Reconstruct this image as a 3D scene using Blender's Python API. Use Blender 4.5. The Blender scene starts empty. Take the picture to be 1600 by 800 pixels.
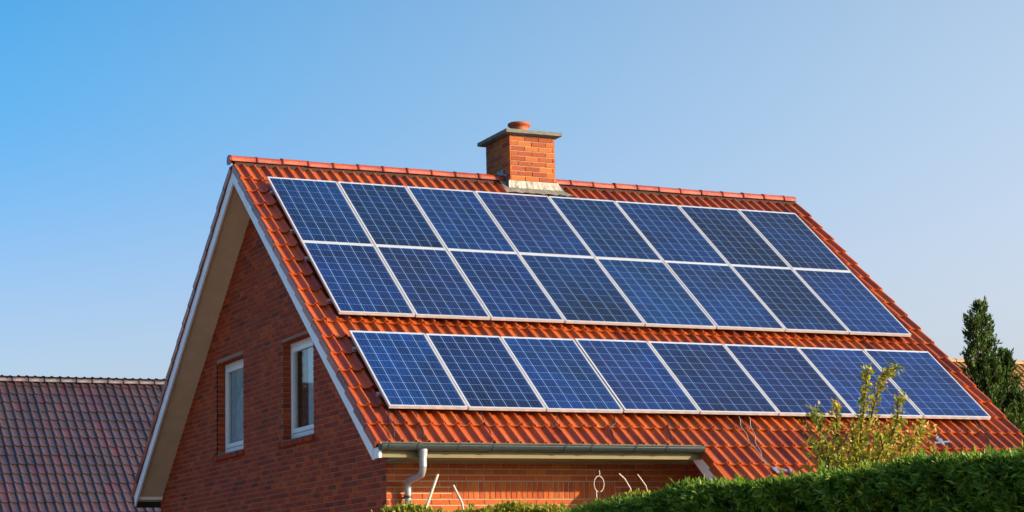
import bpy, math, random
import numpy as np
from mathutils import Matrix, Vector

random.seed(7)
rng = np.random.default_rng(7)
scene = bpy.context.scene
col = scene.collection

# ------------------------------------------------------------------ camera
CAM = np.array([-8.035859, -24.248488, 1.7])
FWD = np.array([0.423323, 0.890176, 0.168475])
RGT = np.array([0.904624, -0.425483, -0.024890])
UPV = np.array([-0.049527, -0.162943, 0.985392])
FPX = 3121.326
cam_data = bpy.data.cameras.new('camera')
cam_data.sensor_width = 36.0
cam_data.lens = 70.2298
cam_data.clip_start = 0.1
cam_data.clip_end = 5000
cam = bpy.data.objects.new('camera', cam_data)
m = Matrix.Identity(4)
for i in range(3):
    m[i][0], m[i][1], m[i][2], m[i][3] = RGT[i], UPV[i], -FWD[i], CAM[i]
cam.matrix_world = m
col.objects.link(cam)
scene.camera = cam

# ------------------------------------------------------------------ sky and sun
SUN = Vector((1.25, -1.0, 0.41)).normalized()      # towards the sun
ELEV = math.asin(SUN.z)
AZ = math.atan2(SUN.x, SUN.y)                      # clockwise from +Y
world = bpy.data.worlds.new('World')
scene.world = world
world.use_nodes = True
wn = world.node_tree.nodes
wl = world.node_tree.links
wn.clear()
sky = wn.new('ShaderNodeTexSky')
sky.sky_type = 'NISHITA'
sky.sun_disc = False
sky.sun_elevation = ELEV
sky.sun_rotation = AZ
sky.altitude = 0
sky.air_density = 1.0
sky.dust_density = 2.0
sky.ozone_density = 3.0
bg = wn.new('ShaderNodeBackground')
bg.inputs['Strength'].default_value = 0.14
out = wn.new('ShaderNodeOutputWorld')
# hazy air: the whole sky grows paler towards the sun's side, deeper blue away from it
geo = wn.new('ShaderNodeTexCoord')
dot = wn.new('ShaderNodeVectorMath'); dot.operation = 'DOT_PRODUCT'
hz = Vector((SUN.x, SUN.y, -0.35)).normalized()
dot.inputs[1].default_value = hz
wl.new(geo.outputs['Generated'], dot.inputs[0])
def rng_map(a, b, c, d):
    r = wn.new('ShaderNodeMapRange')
    r.interpolation_type = 'SMOOTHSTEP'
    for i, v in enumerate((a, b, c, d)): r.inputs[i + 1].default_value = v
    wl.new(dot.outputs['Value'], r.inputs[0])
    return r.outputs[0]
hsv = wn.new('ShaderNodeHueSaturation')
sepz = wn.new('ShaderNodeSeparateXYZ')
wl.new(geo.outputs['Generated'], sepz.inputs[0])
def elev_map(a, b, c, d):
    r = wn.new('ShaderNodeMapRange')
    r.interpolation_type = 'SMOOTHSTEP'
    for i, v in enumerate((a, b, c, d)): r.inputs[i + 1].default_value = v
    wl.new(sepz.outputs['Z'], r.inputs[0])
    return r.outputs[0]
wl.new(elev_map(0.02, 0.28, 0.540, 0.497), hsv.inputs['Hue'])
low = wn.new('ShaderNodeMath'); low.operation = 'MULTIPLY'
wl.new(elev_map(0.0, 0.26, 0.86, 1.0), low.inputs[0])
sat = wn.new('ShaderNodeMath'); sat.operation = 'MULTIPLY'
wl.new(rng_map(-0.75, 0.15, 1.50, 0.58), sat.inputs[0])
wl.new(elev_map(0.0, 0.24, 0.50, 1.0), sat.inputs[1])
wl.new(sat.outputs[0], hsv.inputs['Saturation'])
wl.new(rng_map(-0.75, 0.15, 0.96, 1.06), low.inputs[1])
wl.new(low.outputs[0], hsv.inputs['Value'])
wl.new(sky.outputs[0], hsv.inputs['Color'])
wl.new(hsv.outputs[0], bg.inputs[0])
wl.new(bg.outputs[0], out.inputs[0])

sun_data = bpy.data.lights.new('sun', 'SUN')
sun_data.energy = 5.0
sun_data.angle = math.radians(0.5)
sun_data.color = (1.0, 0.80, 0.56)
sun = bpy.data.objects.new('sun', sun_data)
sun.rotation_euler = SUN.to_track_quat('Z', 'Y').to_euler()
sun.location = (30, -30, 30)
col.objects.link(sun)

scene.view_settings.view_transform = 'Standard'
scene.view_settings.look = 'None'
scene.view_settings.exposure = 0.95
scene.view_settings.gamma = 1
scene.render.engine = 'CYCLES'
scene.cycles.max_bounces = 6
scene.cycles.transparent_max_bounces = 8
scene.cycles.use_denoising = True

# ------------------------------------------------------------------ frames
TH = 0.68246037
CT, ST_ = math.cos(TH), math.sin(TH)
ORG = np.array([0, 0, 7.160233])                    # upper left corner of the panel field, panel face
UPS = np.array([0, CT, ST_])                        # up the front slope
NRM = np.array([0, -ST_, CT])                       # normal of the front slope
YR = 0.545                                          # ridge line
EX = np.array([1.0, 0, 0])


def roofp(x, s, h):
    """front slope: x along the ridge, s down the slope, h above the panel face"""
    return ORG + EX * x - UPS * s + NRM * h


def mirror_back(p):
    q = np.array(p, float)
    q[..., 1] = 2 * YR - q[..., 1]
    return q


def proj(p):
    d = np.asarray(p, float) - CAM
    z = d @ FWD
    return 800 + FPX * (d @ RGT) / z, 400 - FPX * (d @ UPV) / z, z


# ------------------------------------------------------------------ object helpers
WLOC = {}


def wloc(o):
    return WLOC.get(o.name, Vector((0, 0, 0)))


def tag(o, label=None, cat=None, group=None, kind=None):
    if label: o['label'] = label
    if cat: o['category'] = cat
    if group: o['group'] = group
    if kind: o['kind'] = kind
    return o


def empty(name, loc, parent=None):
    o = bpy.data.objects.new(name, None)
    o.empty_display_size = 0.2
    col.objects.link(o)
    L = Vector(loc)
    if parent is not None:
        o.parent = parent
        o.location = L - wloc(parent)
    else:
        o.location = L
    WLOC[o.name] = L
    return o


def raw_mesh(name, V, F, mat, smooth=False):
    me = bpy.data.meshes.new(name)
    me.from_pydata([tuple(map(float, v)) for v in V], [], F)
    for mt in (mat if isinstance(mat, (list, tuple)) else [mat]):
        me.materials.append(mt)
    if smooth:
        me.polygons.foreach_set('use_smooth', [True] * len(me.polygons))
    me.update()
    return me


def obj(name, V, F, mat, parent=None, smooth=False, midx=None):
    """mesh in world coordinates -> one object, origin at the bottom centre of its bounds"""
    V = np.asarray(V, float)
    lo, hi = V.min(0), V.max(0)
    c = np.array([(lo[0] + hi[0]) / 2, (lo[1] + hi[1]) / 2, lo[2]])
    me = raw_mesh(name, V - c, F, mat, smooth)
    if midx is not None:
        me.polygons.foreach_set('material_index', midx)
    o = bpy.data.objects.new(name, me)
    col.objects.link(o)
    L = Vector(c)
    if parent is not None:
        o.parent = parent
        o.location = L - wloc(parent)
    else:
        o.location = L
    WLOC[o.name] = L
    return o


def inst(name, me, parent, loc, rot=None, scale=None):
    o = bpy.data.objects.new(name, me)
    col.objects.link(o)
    L = Vector(tuple(map(float, loc)))
    o.parent = parent
    o.location = L - wloc(parent) if parent is not None else L
    if rot is not None:
        o.rotation_euler = rot
    if scale is not None:
        o.scale = scale
    WLOC[o.name] = L
    return o


class MB:
    def __init__(self):
        self.V, self.F, self.S = [], [], []

    def add(self, V, F, smooth=False):
        n = len(self.V)
        self.V += [tuple(map(float, v)) for v in V]
        for f in F:
            self.F.append(tuple(i + n for i in f))
            self.S.append(smooth)

    def frame_box(self, c, ax, half):
        c = np.asarray(c, float)
        ax = [np.asarray(a, float) for a in ax]
        V = [c + sx * ax[0] * half[0] + sy * ax[1] * half[1] + sz * ax[2] * half[2]
             for sx in (-1, 1) for sy in (-1, 1) for sz in (-1, 1)]
        self.add(V, [(0, 1, 3, 2), (4, 6, 7, 5), (0, 4, 5, 1), (2, 3, 7, 6), (0, 2, 6, 4), (1, 5, 7, 3)])

    def box(self, x0, x1, y0, y1, z0, z1):
        self.frame_box(((x0 + x1) / 2, (y0 + y1) / 2, (z0 + z1) / 2), ((1, 0, 0), (0, 1, 0), (0, 0, 1)),
                       ((x1 - x0) / 2, (y1 - y0) / 2, (z1 - z0) / 2))

    def prism(self, poly, off):
        """poly: 3d points of a planar polygon, extruded by off"""
        n = len(poly)
        poly = [np.asarray(p, float) for p in poly]
        off = np.asarray(off, float)
        nr = np.cross(poly[1] - poly[0], poly[2] - poly[0])
        if nr @ off > 0:
            poly = poly[::-1]
        V = poly + [p + off for p in poly]
        F = [tuple(range(n)), tuple(range(2 * n - 1, n - 1, -1))]
        for i in range(n):
            j = (i + 1) % n
            F.append((j, i, i + n, j + n))
        self.add(V, F)

    def tube(self, pts, r, seg=8, cap=True):
        pts = [np.asarray(p, float) for p in pts]
        rs = r if isinstance(r, (list, tuple)) else [r] * len(pts)
        n0 = len(self.V)
        V, F = [], []
        prev = None
        for i, p in enumerate(pts):
            t = pts[min(i + 1, len(pts) - 1)] - pts[max(i - 1, 0)]
            t = t / (np.linalg.norm(t) + 1e-9)
            a = prev if prev is not None else (np.array([1.0, 0, 0]) if abs(t[0]) < .9 else np.array([0, 1.0, 0]))
            a = a - t * (a @ t)
            a /= np.linalg.norm(a) + 1e-9
            prev = a
            b = np.cross(t, a)
            for k in range(seg):
                w = 2 * math.pi * k / seg
                V.append(p + (a * math.cos(w) + b * math.sin(w)) * rs[i])
        for i in range(len(pts) - 1):
            for k in range(seg):
                k2 = (k + 1) % seg
                F.append((i * seg + k, i * seg + k2, (i + 1) * seg + k2, (i + 1) * seg + k))
        self.add(V, F, True)
        if cap:
            self.add([V[k] for k in range(seg)], [tuple(range(seg - 1, -1, -1))])
            self.add([V[(len(pts) - 1) * seg + k] for k in range(seg)], [tuple(range(seg))])

    def build(self, name, mat, parent=None):
        o = obj(name, self.V, self.F, mat, parent)
        if any(self.S):
            o.data.polygons.foreach_set('use_smooth', self.S)
        return o


def big_mesh(name, V, F4, mat, parent=None, smooth=False):
    """fast quad mesh from numpy arrays in world coordinates"""
    V = np.asarray(V, np.float32)
    F4 = np.asarray(F4, np.int32)
    lo, hi = V.min(0), V.max(0)
    c = np.array([(lo[0] + hi[0]) / 2, (lo[1] + hi[1]) / 2, lo[2]], np.float32)
    me = bpy.data.meshes.new(name)
    me.vertices.add(len(V))
    me.vertices.foreach_set('co', (V - c).ravel())
    k = F4.shape[1]
    me.loops.add(F4.size)
    me.loops.foreach_set('vertex_index', F4.ravel())
    me.polygons.add(len(F4))
    me.polygons.foreach_set('loop_start', np.arange(0, F4.size, k, dtype=np.int32))
    me.polygons.foreach_set('loop_total', np.full(len(F4), k, np.int32))
    if smooth:
        me.polygons.foreach_set('use_smooth', np.ones(len(F4), bool))
    me.materials.append(mat)
    me.update()
    me.validate()
    o = bpy.data.objects.new(name, me)
    col.objects.link(o)
    L = Vector(tuple(map(float, c)))
    o.parent = parent
    o.location = L - wloc(parent) if parent is not None else L
    WLOC[o.name] = L
    return o


# ------------------------------------------------------------------ materials
class NT:
    def __init__(self, name):
        self.mat = bpy.data.materials.new(name)
        self.mat.use_nodes = True
        self.n = self.mat.node_tree.nodes
        self.l = self.mat.node_tree.links
        self.p = self.n['Principled BSDF']

    def new(self, t, **kw):
        nd = self.n.new(t)
        for k, v in kw.items():
            setattr(nd, k, v)
        return nd

    def link(self, a, b):
        self.l.new(a, b)

    def math(self, op, a, b=None, clamp=False):
        nd = self.new('ShaderNodeMath', operation=op, use_clamp=clamp)
        for i, v in enumerate((a, b)):
            if v is None: continue
            if isinstance(v, (int, float)): nd.inputs[i].default_value = v
            else: self.link(v, nd.inputs[i])
        return nd.outputs[0]

    def piece_random(self):
        oi = self.new('ShaderNodeObjectInfo')
        ge = self.new('ShaderNodeNewGeometry')
        return self.math('FRACT', self.math('ADD', oi.outputs['Random'], ge.outputs['Random Per Island']))

    def noise(self, scale, detail=4, rough=.6, coord='Object', vec=None):
        nd = self.new('ShaderNodeTexNoise')
        nd.inputs['Scale'].default_value = scale
        nd.inputs['Detail'].default_value = detail
        nd.inputs['Roughness'].default_value = rough
        if vec is None:
            ge = self.new('ShaderNodeNewGeometry')
            vec = ge.outputs['Position']
        self.link(vec, nd.inputs['Vector'])
        return nd.outputs['Fac']

    def ramp(self, fac, stops, interp='LINEAR'):
        nd = self.new('ShaderNodeValToRGB')
        nd.color_ramp.interpolation = interp
        e = nd.color_ramp.elements
        while len(e) < len(stops): e.new(0.5)
        for el, (p, c) in zip(e, stops):
            el.position = p
            el.color = (*c, 1) if len(c) == 3 else c
        self.link(fac, nd.inputs[0])
        return nd.outputs[0]

    def mix(self, fac, a, b, mode='MIX'):
        nd = self.new('ShaderNodeMix', data_type='RGBA', blend_type=mode)
        for k, v in ((0, fac), (6, a), (7, b)):
            if isinstance(v, (int, float)): nd.inputs[k].default_value = v
            elif isinstance(v, tuple): nd.inputs[k].default_value = (*v, 1)
            else: self.link(v, nd.inputs[k])
        return nd.outputs[2]

    def bump(self, h, strength=.3, dist=.01):
        nd = self.new('ShaderNodeBump')
        nd.inputs['Strength'].default_value = strength
        nd.inputs['Distance'].default_value = dist
        self.link(h, nd.inputs['Height'])
        self.link(nd.outputs[0], self.p.inputs['Normal'])

    def set(self, **kw):
        for k, v in kw.items():
            k = {'base': 'Base Color', 'rough': 'Roughness', 'metal': 'Metallic', 'spec': 'Specular IOR Level',
                 'coat': 'Coat Weight', 'coat_rough': 'Coat Roughness'}.get(k, k)
            s = self.p.inputs[k]
            if isinstance(v, (int, float)): s.default_value = v
            elif isinstance(v, tuple): s.default_value = (*v, 1)
            else: self.link(v, s)
        return self.mat


def tile_material(name, stops, lichen, lichen_amount, rough, coat=0.0):
    t = NT(name)
    base = t.ramp(t.piece_random(), stops)
    fine = t.noise(55, 5, .7)
    base = t.mix(t.ramp(fine, [(.3, (0, 0, 0)), (.75, (1, 1, 1))]), base, t.mix(.75, base, t.mix(1.0, base, (.42, .45, .6), 'MULTIPLY')))
    big = t.noise(1.3, 3, .6)
    base = t.mix(t.math('MULTIPLY', t.ramp(big, [(.45, (0, 0, 0)), (.7, (1, 1, 1))]), .6), base, t.mix(1.0, base, (.45, .5, .7), 'MULTIPLY'))
    sp = t.noise(38, 3, .75)
    base = t.mix(t.math('MULTIPLY', t.ramp(sp, [(.62, (0, 0, 0)), (.70, (1, 1, 1))]), lichen_amount), base, lichen)
    t.bump(fine, .25, .004)
    rr = t.ramp(t.noise(20, 3), [(.3, (rough * .7,) * 3), (.7, (rough * 1.3,) * 3)])
    return t.set(base=base, rough=rr, spec=.5, coat=coat, coat_rough=.25)


M = {}
M['tile'] = tile_material('red_clay_tile', [(0, (.24, .036, .010)), (.15, (.42, .068, .011)), (.5, (.54, .105, .014)), (.8, (.46, .072, .011)), (1, (.60, .135, .018))],
                          (.40, .33, .24), .6, .40)
M['ridge'] = tile_material('ridge_clay_tile', [(0, (.34, .050, .011)), (1, (.28, .036, .010))], (.42, .34, .25), .25, .42)
M['dark_tile'] = tile_material('plum_glazed_tile', [(0, (.052, .038, .043)), (.4, (.066, .041, .047)), (.7, (.054, .040, .046)), (1, (.090, .036, .044))],
                               (.40, .36, .36), .25, .35, .15)
M['ochre_tile'] = tile_material('ochre_clay_tile', [(0, (.36, .17, .035)), (.5, (.42, .21, .05)), (1, (.30, .13, .03))],
                                (.35, .30, .12), .5, .6)


def brick_material(name, stops, spread):
    t = NT(name)
    base = t.ramp(t.piece_random(), stops)
    f = t.noise(60, 5, .7)
    base = t.mix(t.ramp(f, [(.3, (0, 0, 0)), (.8, (1, 1, 1))]), base, t.mix(.5, base, (.12, .03, .02)))
    base = t.mix(t.math('MULTIPLY', t.ramp(t.noise(.9, 4), [(.45, (0, 0, 0)), (.75, (1, 1, 1))]), spread), base, (.12, .04, .03))
    t.bump(f, .5, .005)
    return t.set(base=base, rough=.85, spec=.25)


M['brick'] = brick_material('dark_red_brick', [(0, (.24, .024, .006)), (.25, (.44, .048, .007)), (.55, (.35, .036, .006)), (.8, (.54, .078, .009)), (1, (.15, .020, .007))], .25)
M['front_brick'] = brick_material('sunlit_orange_brick', [(0, (.34, .060, .012)), (.3, (.46, .100, .016)), (.6, (.40, .076, .014)), (1, (.52, .13, .02))], .2)  # front wall brick with the sun's orange put into its colour
M['chimney_brick'] = brick_material('orange_red_brick', [(0, (.40, .105, .022)), (.35, (.48, .145, .028)), (.7, (.36, .080, .020)), (1, (.26, .052, .018))], .15)


def plain(name, base, rough=.6, metal=0.0, var=.25, scale=8.0, bump=0.0, spec=.5, coat=0.0):
    t = NT(name)
    n = t.noise(scale, 5, .65)
    dark = tuple(c * (1 - var) for c in base)
    c = t.mix(t.ramp(n, [(.3, (0, 0, 0)), (.7, (1, 1, 1))]), base, dark)
    if bump: t.bump(n, bump, .01)
    return t.set(base=c, rough=rough, metal=metal, spec=spec, coat=coat)


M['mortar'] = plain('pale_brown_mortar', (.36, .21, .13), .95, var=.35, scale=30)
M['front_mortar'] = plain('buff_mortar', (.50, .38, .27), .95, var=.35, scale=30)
M['pale_mortar'] = plain('pale_mortar', (.40, .28, .18), .95, var=.3, scale=40)
M['white_paint'] = plain('white_painted_board', (.88, .85, .86), .5, var=.10, scale=5)
M['white_frame'] = plain('white_window_frame', (.82, .80, .80), .35, var=.06)
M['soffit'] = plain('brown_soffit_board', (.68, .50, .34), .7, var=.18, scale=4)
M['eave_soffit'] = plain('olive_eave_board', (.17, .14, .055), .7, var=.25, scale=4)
M['zinc'] = plain('weathered_zinc', (.045, .06, .062), .3, .25, var=.35, scale=14)
M['zinc_light'] = plain('pale_zinc_pipe', (.40, .41, .42), .4, .35, var=.3, scale=14)
M['lead'] = plain('pale_lead_flashing', (.30, .28, .24), .5, .3, var=.65, scale=14, bump=.5)
M['concrete'] = plain('chimney_cap_concrete', (.17, .17, .145), .85, var=.45, scale=16, bump=.3)
M['terracotta'] = plain('terracotta_pot', (.40, .09, .03), .7, var=.35, scale=16)
M['alu'] = plain('silver_aluminium_frame', (.72, .72, .74), .32, .5, var=.06, scale=6)
M['rail'] = plain('aluminium_rail', (.45, .45, .46), .4, .7, var=.1)
M['dark'] = plain('dark_underlay', (.035, .03, .028), .9)
M['shadow_bedding'] = plain('shadow_dark_mortar', (.05, .018, .014), .95)  # ridge mortar, shadow of the gap beneath put into its dark colour
M['cable'] = plain('black_cable', (.03, .028, .03), .5)
M['pale_cable'] = plain('pale_cable', (.30, .24, .21), .5)
M['stake'] = plain('pale_wooden_stake', (.62, .52, .40), .7, var=.3, scale=20)
M['white_plastic'] = plain('white_plastic', (.42, .36, .30), .5)
M['blue_grey'] = plain('blue_grey_metal', (.22, .29, .40), .4, .35, var=.45, scale=30)
M['bark'] = plain('brown_bark', (.10, .065, .04), .9, var=.5, scale=30)
M['grass'] = plain('lawn', (.06, .10, .025), .95, var=.5, scale=3)
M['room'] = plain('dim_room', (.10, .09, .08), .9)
M['pane_sheet'] = plain('curtain_reflection_sheet', (.62, .66, .68), .8)


def cell_material():
    t = NT('solar_cell')
    oi = t.new('ShaderNodeObjectInfo')
    vor = t.new('ShaderNodeTexVoronoi')
    vor.inputs['Scale'].default_value = 34
    ge = t.new('ShaderNodeNewGeometry')
    t.link(ge.outputs['Position'], vor.inputs['Vector'])
    sep = t.new('ShaderNodeSeparateColor')
    t.link(vor.outputs['Color'], sep.inputs[0])
    k = t.math('ADD', t.math('MULTIPLY', sep.outputs[0], .45), .78)
    c = t.mix(1.0, oi.outputs['Color'], k, 'MULTIPLY')
    # patchy tone across the field: violet and darker blotches from noise
    pat = t.noise(.55, 4, .65)
    c = t.mix(t.ramp(pat, [(.42, (0, 0, 0)), (.66, (1, 1, 1))]), c, t.mix(1.0, c, (1.9, .82, .72), 'MULTIPLY'))
    pat2 = t.noise(1.1, 4, .6)
    c = t.mix(t.ramp(pat2, [(.45, (0, 0, 0)), (.72, (.8, .8, .8))]), c, t.mix(1.0, c, (.6, .62, .58), 'MULTIPLY'))
    rc = t.math('ADD', t.math('MULTIPLY', oi.outputs['Random'], .40), .80)
    c = t.mix(1.0, c, rc, 'MULTIPLY')
    # three thin busbars across the cell (object space, cell spans -0.5..0.5)
    tc = t.new('ShaderNodeTexCoord')
    sx = t.new('ShaderNodeSeparateXYZ')
    t.link(tc.outputs['Object'], sx.inputs[0])
    fr = t.math('FRACT', t.math('MULTIPLY', t.math('ADD', sx.outputs[0], .5), 3.0))
    bar = t.math('LESS_THAN', t.math('ABSOLUTE', t.math('SUBTRACT', fr, .5)), .022)
    c = t.mix(t.math('MULTIPLY', bar, .35), c, (.35, .42, .55))
    return t.set(base=c, rough=.5, spec=.08, coat=.28, coat_rough=.05)


M['cell'] = cell_material()
M['backsheet'] = plain('panel_backsheet', (.22, .36, .60), .35, var=.04, coat=.2)


def glass_material():
    t = NT('window_glass')
    for nd in list(t.n):
        if nd.type == 'BSDF_PRINCIPLED': t.n.remove(nd)
    o = [nd for nd in t.n if nd.type == 'OUTPUT_MATERIAL'][0]
    tr = t.new('ShaderNodeBsdfTransparent')
    tr.inputs[0].default_value = (.85, .92, .92, 1)
    gl = t.new('ShaderNodeBsdfGlossy')
    gl.inputs['Roughness'].default_value = .03
    lw = t.new('ShaderNodeLayerWeight')
    lw.inputs[0].default_value = .5
    fr = t.math('ADD', t.math('MULTIPLY', t.math('POWER', lw.outputs['Facing'], 5.0), .90), .05)
    mx = t.new('ShaderNodeMixShader')
    t.link(fr, mx.inputs[0])
    t.link(tr.outputs[0], mx.inputs[1])
    t.link(gl.outputs[0], mx.inputs[2])
    t.link(mx.outputs[0], o.inputs[0])
    return t.mat


M['glass'] = glass_material()


def leaf_material(name, stops, trans=.25, rough=.5):
    t = NT(name)
    ge = t.new('ShaderNodeNewGeometry')
    big = t.noise(2.2, 3)
    f = t.math('ADD', t.math('MULTIPLY', ge.outputs['Random Per Island'], .65), t.math('MULTIPLY', big, .45))
    c = t.ramp(f, stops)
    t.set(base=c, rough=rough, spec=.35)
    o = [nd for nd in t.n if nd.type == 'OUTPUT_MATERIAL'][0]
    tl = t.new('ShaderNodeBsdfTranslucent')
    t.link(c, tl.inputs[0])
    mx = t.new('ShaderNodeMixShader')
    mx.inputs[0].default_value = trans
    t.link(t.p.outputs[0], mx.inputs[1])
    t.link(tl.outputs[0], mx.inputs[2])
    t.link(mx.outputs[0], o.inputs[0])
    return t.mat


M['hedge_leaf'] = leaf_material('conifer_hedge_spray', [(.12, (.035, .095, .012)), (.4, (.085, .19, .02)), (.7, (.18, .29, .025)), (1, (.36, .40, .04))], .45)
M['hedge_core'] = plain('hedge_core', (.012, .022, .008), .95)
M['yellow_leaf'] = leaf_material('yellow_green_spray', [(.15, (.09, .14, .015)), (.5, (.22, .25, .025)), (.8, (.36, .33, .03)), (1, (.48, .34, .04))], .35)
M['shrub_leaf'] = leaf_material('autumn_shrub_leaf', [(.15, (.12, .18, .02)), (.5, (.30, .33, .03)), (.8, (.46, .32, .035)), (1, (.46, .15, .04))], .4)
M['tree_leaf'] = leaf_material('conifer_tree_spray', [(.15, (.016, .042, .010)), (.5, (.035, .080, .014)), (.8, (.09, .15, .02)), (1, (.20, .23, .03))], .3)

# ------------------------------------------------------------------ ground
g = MB()
N = 1500
g.add([(-N, -N, 0), (N, -N, 0), (N, N, 0), (-N, N, 0)], [(0, 1, 2, 3)])
tag(g.build('ground', M['grass']), kind='structure')

g = MB()  # unseen pale paving, added to bounce warm light onto gable and soffit
g.box(-16, -1.9, -20, 26, -.2, .012)
g.box(-1.9, 3.9, -7.9, -3.8, -.2, .008)
tag(g.build('bounce_yard', plain('beige_bounce_paving', (.58, .49, .39), .9, var=.3, scale=6)), kind='structure')

# ------------------------------------------------------------------ tile shapes
TILE_W, TILE_C = 0.154, 0.355


def tile_shape(w, c, roll=.042, lap=.05, lift=.034, thick=.014):
    """local: x across, y up the slope (0 = lower edge), z out of the roof"""
    k = w / .154
    prof = [(.000, .006), (.012, .001), (.045, -.001), (.084, .001), (.096, .006), (.106, .6 * roll), (.117, .92 * roll), (.128, roll),
            (.139, .90 * roll), (.149, .55 * roll), (.157, .008)]
    prof = [(a * k, b) for a, b in prof]
    n = len(prof)
    V, F, S = [], [], []
    for y, dz in ((0, lift), (c + lap, 0)):
        V += [(a, y, b + dz) for a, b in prof]
    for i in range(n - 1):
        F.append((i, i + 1, n + i + 1, n + i)); S.append(True)
    b0 = len(V)
    V += [(a, 0, b + lift) for a, b in prof]
    V += [(a, .004, b + lift - thick - .004) for a, b in prof]
    for i in range(n - 1):
        F.append((b0 + i, b0 + n + i, b0 + n + i + 1, b0 + i + 1)); S.append(False)
    # right flank
    q = len(V)
    V += [V[n - 1], V[2 * n - 1], (V[2 * n - 1][0], V[2 * n - 1][1], -.012), (V[n - 1][0], 0, lift - .016)]
    F.append((q, q + 3, q + 2, q + 1)); S.append(False)
    return V, F, S


def tile_mesh(name, V, F, S, mat):
    me = raw_mesh(name, V, F, mat)
    me.polygons.foreach_set('use_smooth', S)
    return me


def slope_rot(back=False):
    R = Matrix((( 1, 0, 0), (0, CT, -ST_), (0, ST_, CT)))
    if back:
        R = Matrix(((-1, 0, 0), (0, -1, 0), (0, 0, 1))) @ R
    return R


def tile_batch(places, V, F, R):
    """places: list of (world origin, tiny yaw, lift) -> numpy verts, faces"""
    V = np.asarray(V, float)
    Rn = np.array(R)
    allV, allF = [], []
    for i, (p, yaw, dz, *ys) in enumerate(places):
        c, s = math.cos(yaw), math.sin(yaw)
        L = V.copy()
        if ys: L[:, 1] *= ys[0]
        L[:, 0], L[:, 1] = V[:, 0] * c - V[:, 1] * s, V[:, 0] * s + V[:, 1] * c
        L[:, 2] += dz
        allV.append(L @ Rn.T + p)
        allF.append(np.asarray(F) + i * len(V))
    return np.concatenate(allV), np.concatenate(allF)


# ------------------------------------------------------------------ the house
house = empty('brick_house', (4.1, 0.8, 0))
tag(house, 'red brick house with orange tiled gable roof carrying blue solar panels', 'house')

XV0, XV1 = -0.29, 8.488          # verge to verge
XW0, XW1 = 0.117, 8.10           # gable walls
YF, YB = -3.744, 5.45            # front and back walls
HT = -0.140                      # pan of the tiles below the panel face
S_EAVE = 5.91
S_RIDGE = -0.580
S_CAT = 7.33                     # lower eave of the long slope at the far end
X_CAT = 3.66

roof = empty('roof', (4.1, 0.8, 3.2), house)
# sarking deck below the tiles
mb = MB()
def slope_slab(mb, x0, x1, s0, s1, h0, h1, back=False):
    P = [roofp(x, s, h) for x in (x0, x1) for s in (s0, s1) for h in (h0, h1)]
    if back: P = [mirror_back(p) for p in P]
    c = sum(P) / 8
    u = UPS.copy(); nn = NRM.copy()
    if back: u[1] *= -1; nn[1] *= -1
    mb.frame_box(c, (EX, u, nn), ((x1 - x0) / 2, (s1 - s0) / 2, (h1 - h0) / 2))
S_APEX = -(YR + .23 * ST_ - .04) / CT
slope_slab(mb, XV0 + .03, XV1 - .03, -.50, S_EAVE - .03, -.25, -.20)
slope_slab(mb, XV0 + .03, XV1 - .03, -.50, S_EAVE + .1, -.252, -.202, True)
slope_slab(mb, X_CAT + .04, XV1 - .03, S_EAVE - .028, S_CAT - .03, -.251, -.201)
mb.build('roof_deck', M['dark'], roof)

tv, tf, ts = tile_shape(TILE_W, TILE_C)
TILE = tile_mesh('tile', tv, tf, ts, M['tile'])
RF, RB = slope_rot(), slope_rot(True)
PX = [0.0, 0.9682, 1.9484, 2.9482, 4.0681, 5.1051, 6.1346, 7.1296, 8.1240]
PX2 = [-0.0051, 0.9432, 1.9072, 2.8906, 3.8984, 4.9848, 6.0706, 7.0856, 8.1294]
PS = [(0.0, 1.704), (1.714, 3.386), (3.807, 5.358)]
front_tiles, back_tiles = [], []
ncol = int(round((XV1 - XV0) / TILE_W))
for k in range(-4, 19):
    s = S_EAVE - k * TILE_C
    if s < S_RIDGE + .14: continue
    yk = min(1.0, (s - S_RIDGE) / (TILE_C + .05))
    for c in range(ncol):
        x = XV0 + c * TILE_W
        if k < 0 and x < X_CAT - .01: continue
        if 3.60 < x + TILE_W / 2 < 4.42 and s - TILE_C < -.40: continue          # chimney
        j = (rng.normal(0, .004), rng.normal(0, .0025))
        front_tiles.append((roofp(x, s + rng.normal(0, .004), HT), j[0], j[1], yk, x, s))
    if k >= 0:
        for c in range(ncol):
            x = XV0 + c * TILE_W
            if 3.60 < x + TILE_W / 2 < 4.42 and s - TILE_C < -.40: continue
            p = mirror_back(roofp(x + TILE_W, s, HT))
            back_tiles.append((p, rng.normal(0, .004), rng.normal(0, .0025), yk))


def under_panel(x, s):
    xm = x + TILE_W / 2
    sm = s - TILE_C
    for (a, b), X in zip(PS, (PX, PX, PX2)):
        # a tile is hidden when its whole exposed length lies under a module row
        if X[0] - .06 < xm - .07 and xm + .07 < X[-1] + .06 and a - .02 < sm and s < b + .10:
            return True
    return False


vis, hid = [], []
for t in front_tiles:
    u, v, z = proj(t[0])
    x, s = t[4], t[5]
    hidden = under_panel(x, s) or v > 752 or u > 1625 or (u > 1270 and v > 735)
    (hid if hidden else vis).append((z, t))
vis.sort(key=lambda q: q[0])
for z, (p, yaw, dz, yk, x, s) in vis[:300]:
    R = RF.to_4x4() @ Matrix.Rotation(yaw, 4, 'Z')
    inst('tile', TILE, roof, p + NRM * dz, R.to_euler(), (1, yk, 1))
rest = [t[:4] for z, t in hid + vis[300:]]
V, F = tile_batch(rest, tv, tf, RF)
V2, F2 = tile_batch(back_tiles, tv, tf, RB)
o = big_mesh('roof_tiles', np.concatenate([V, V2]), np.concatenate([F, F2 + len(V)]), M['tile'], roof)
tag(o, kind='stuff')

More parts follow.
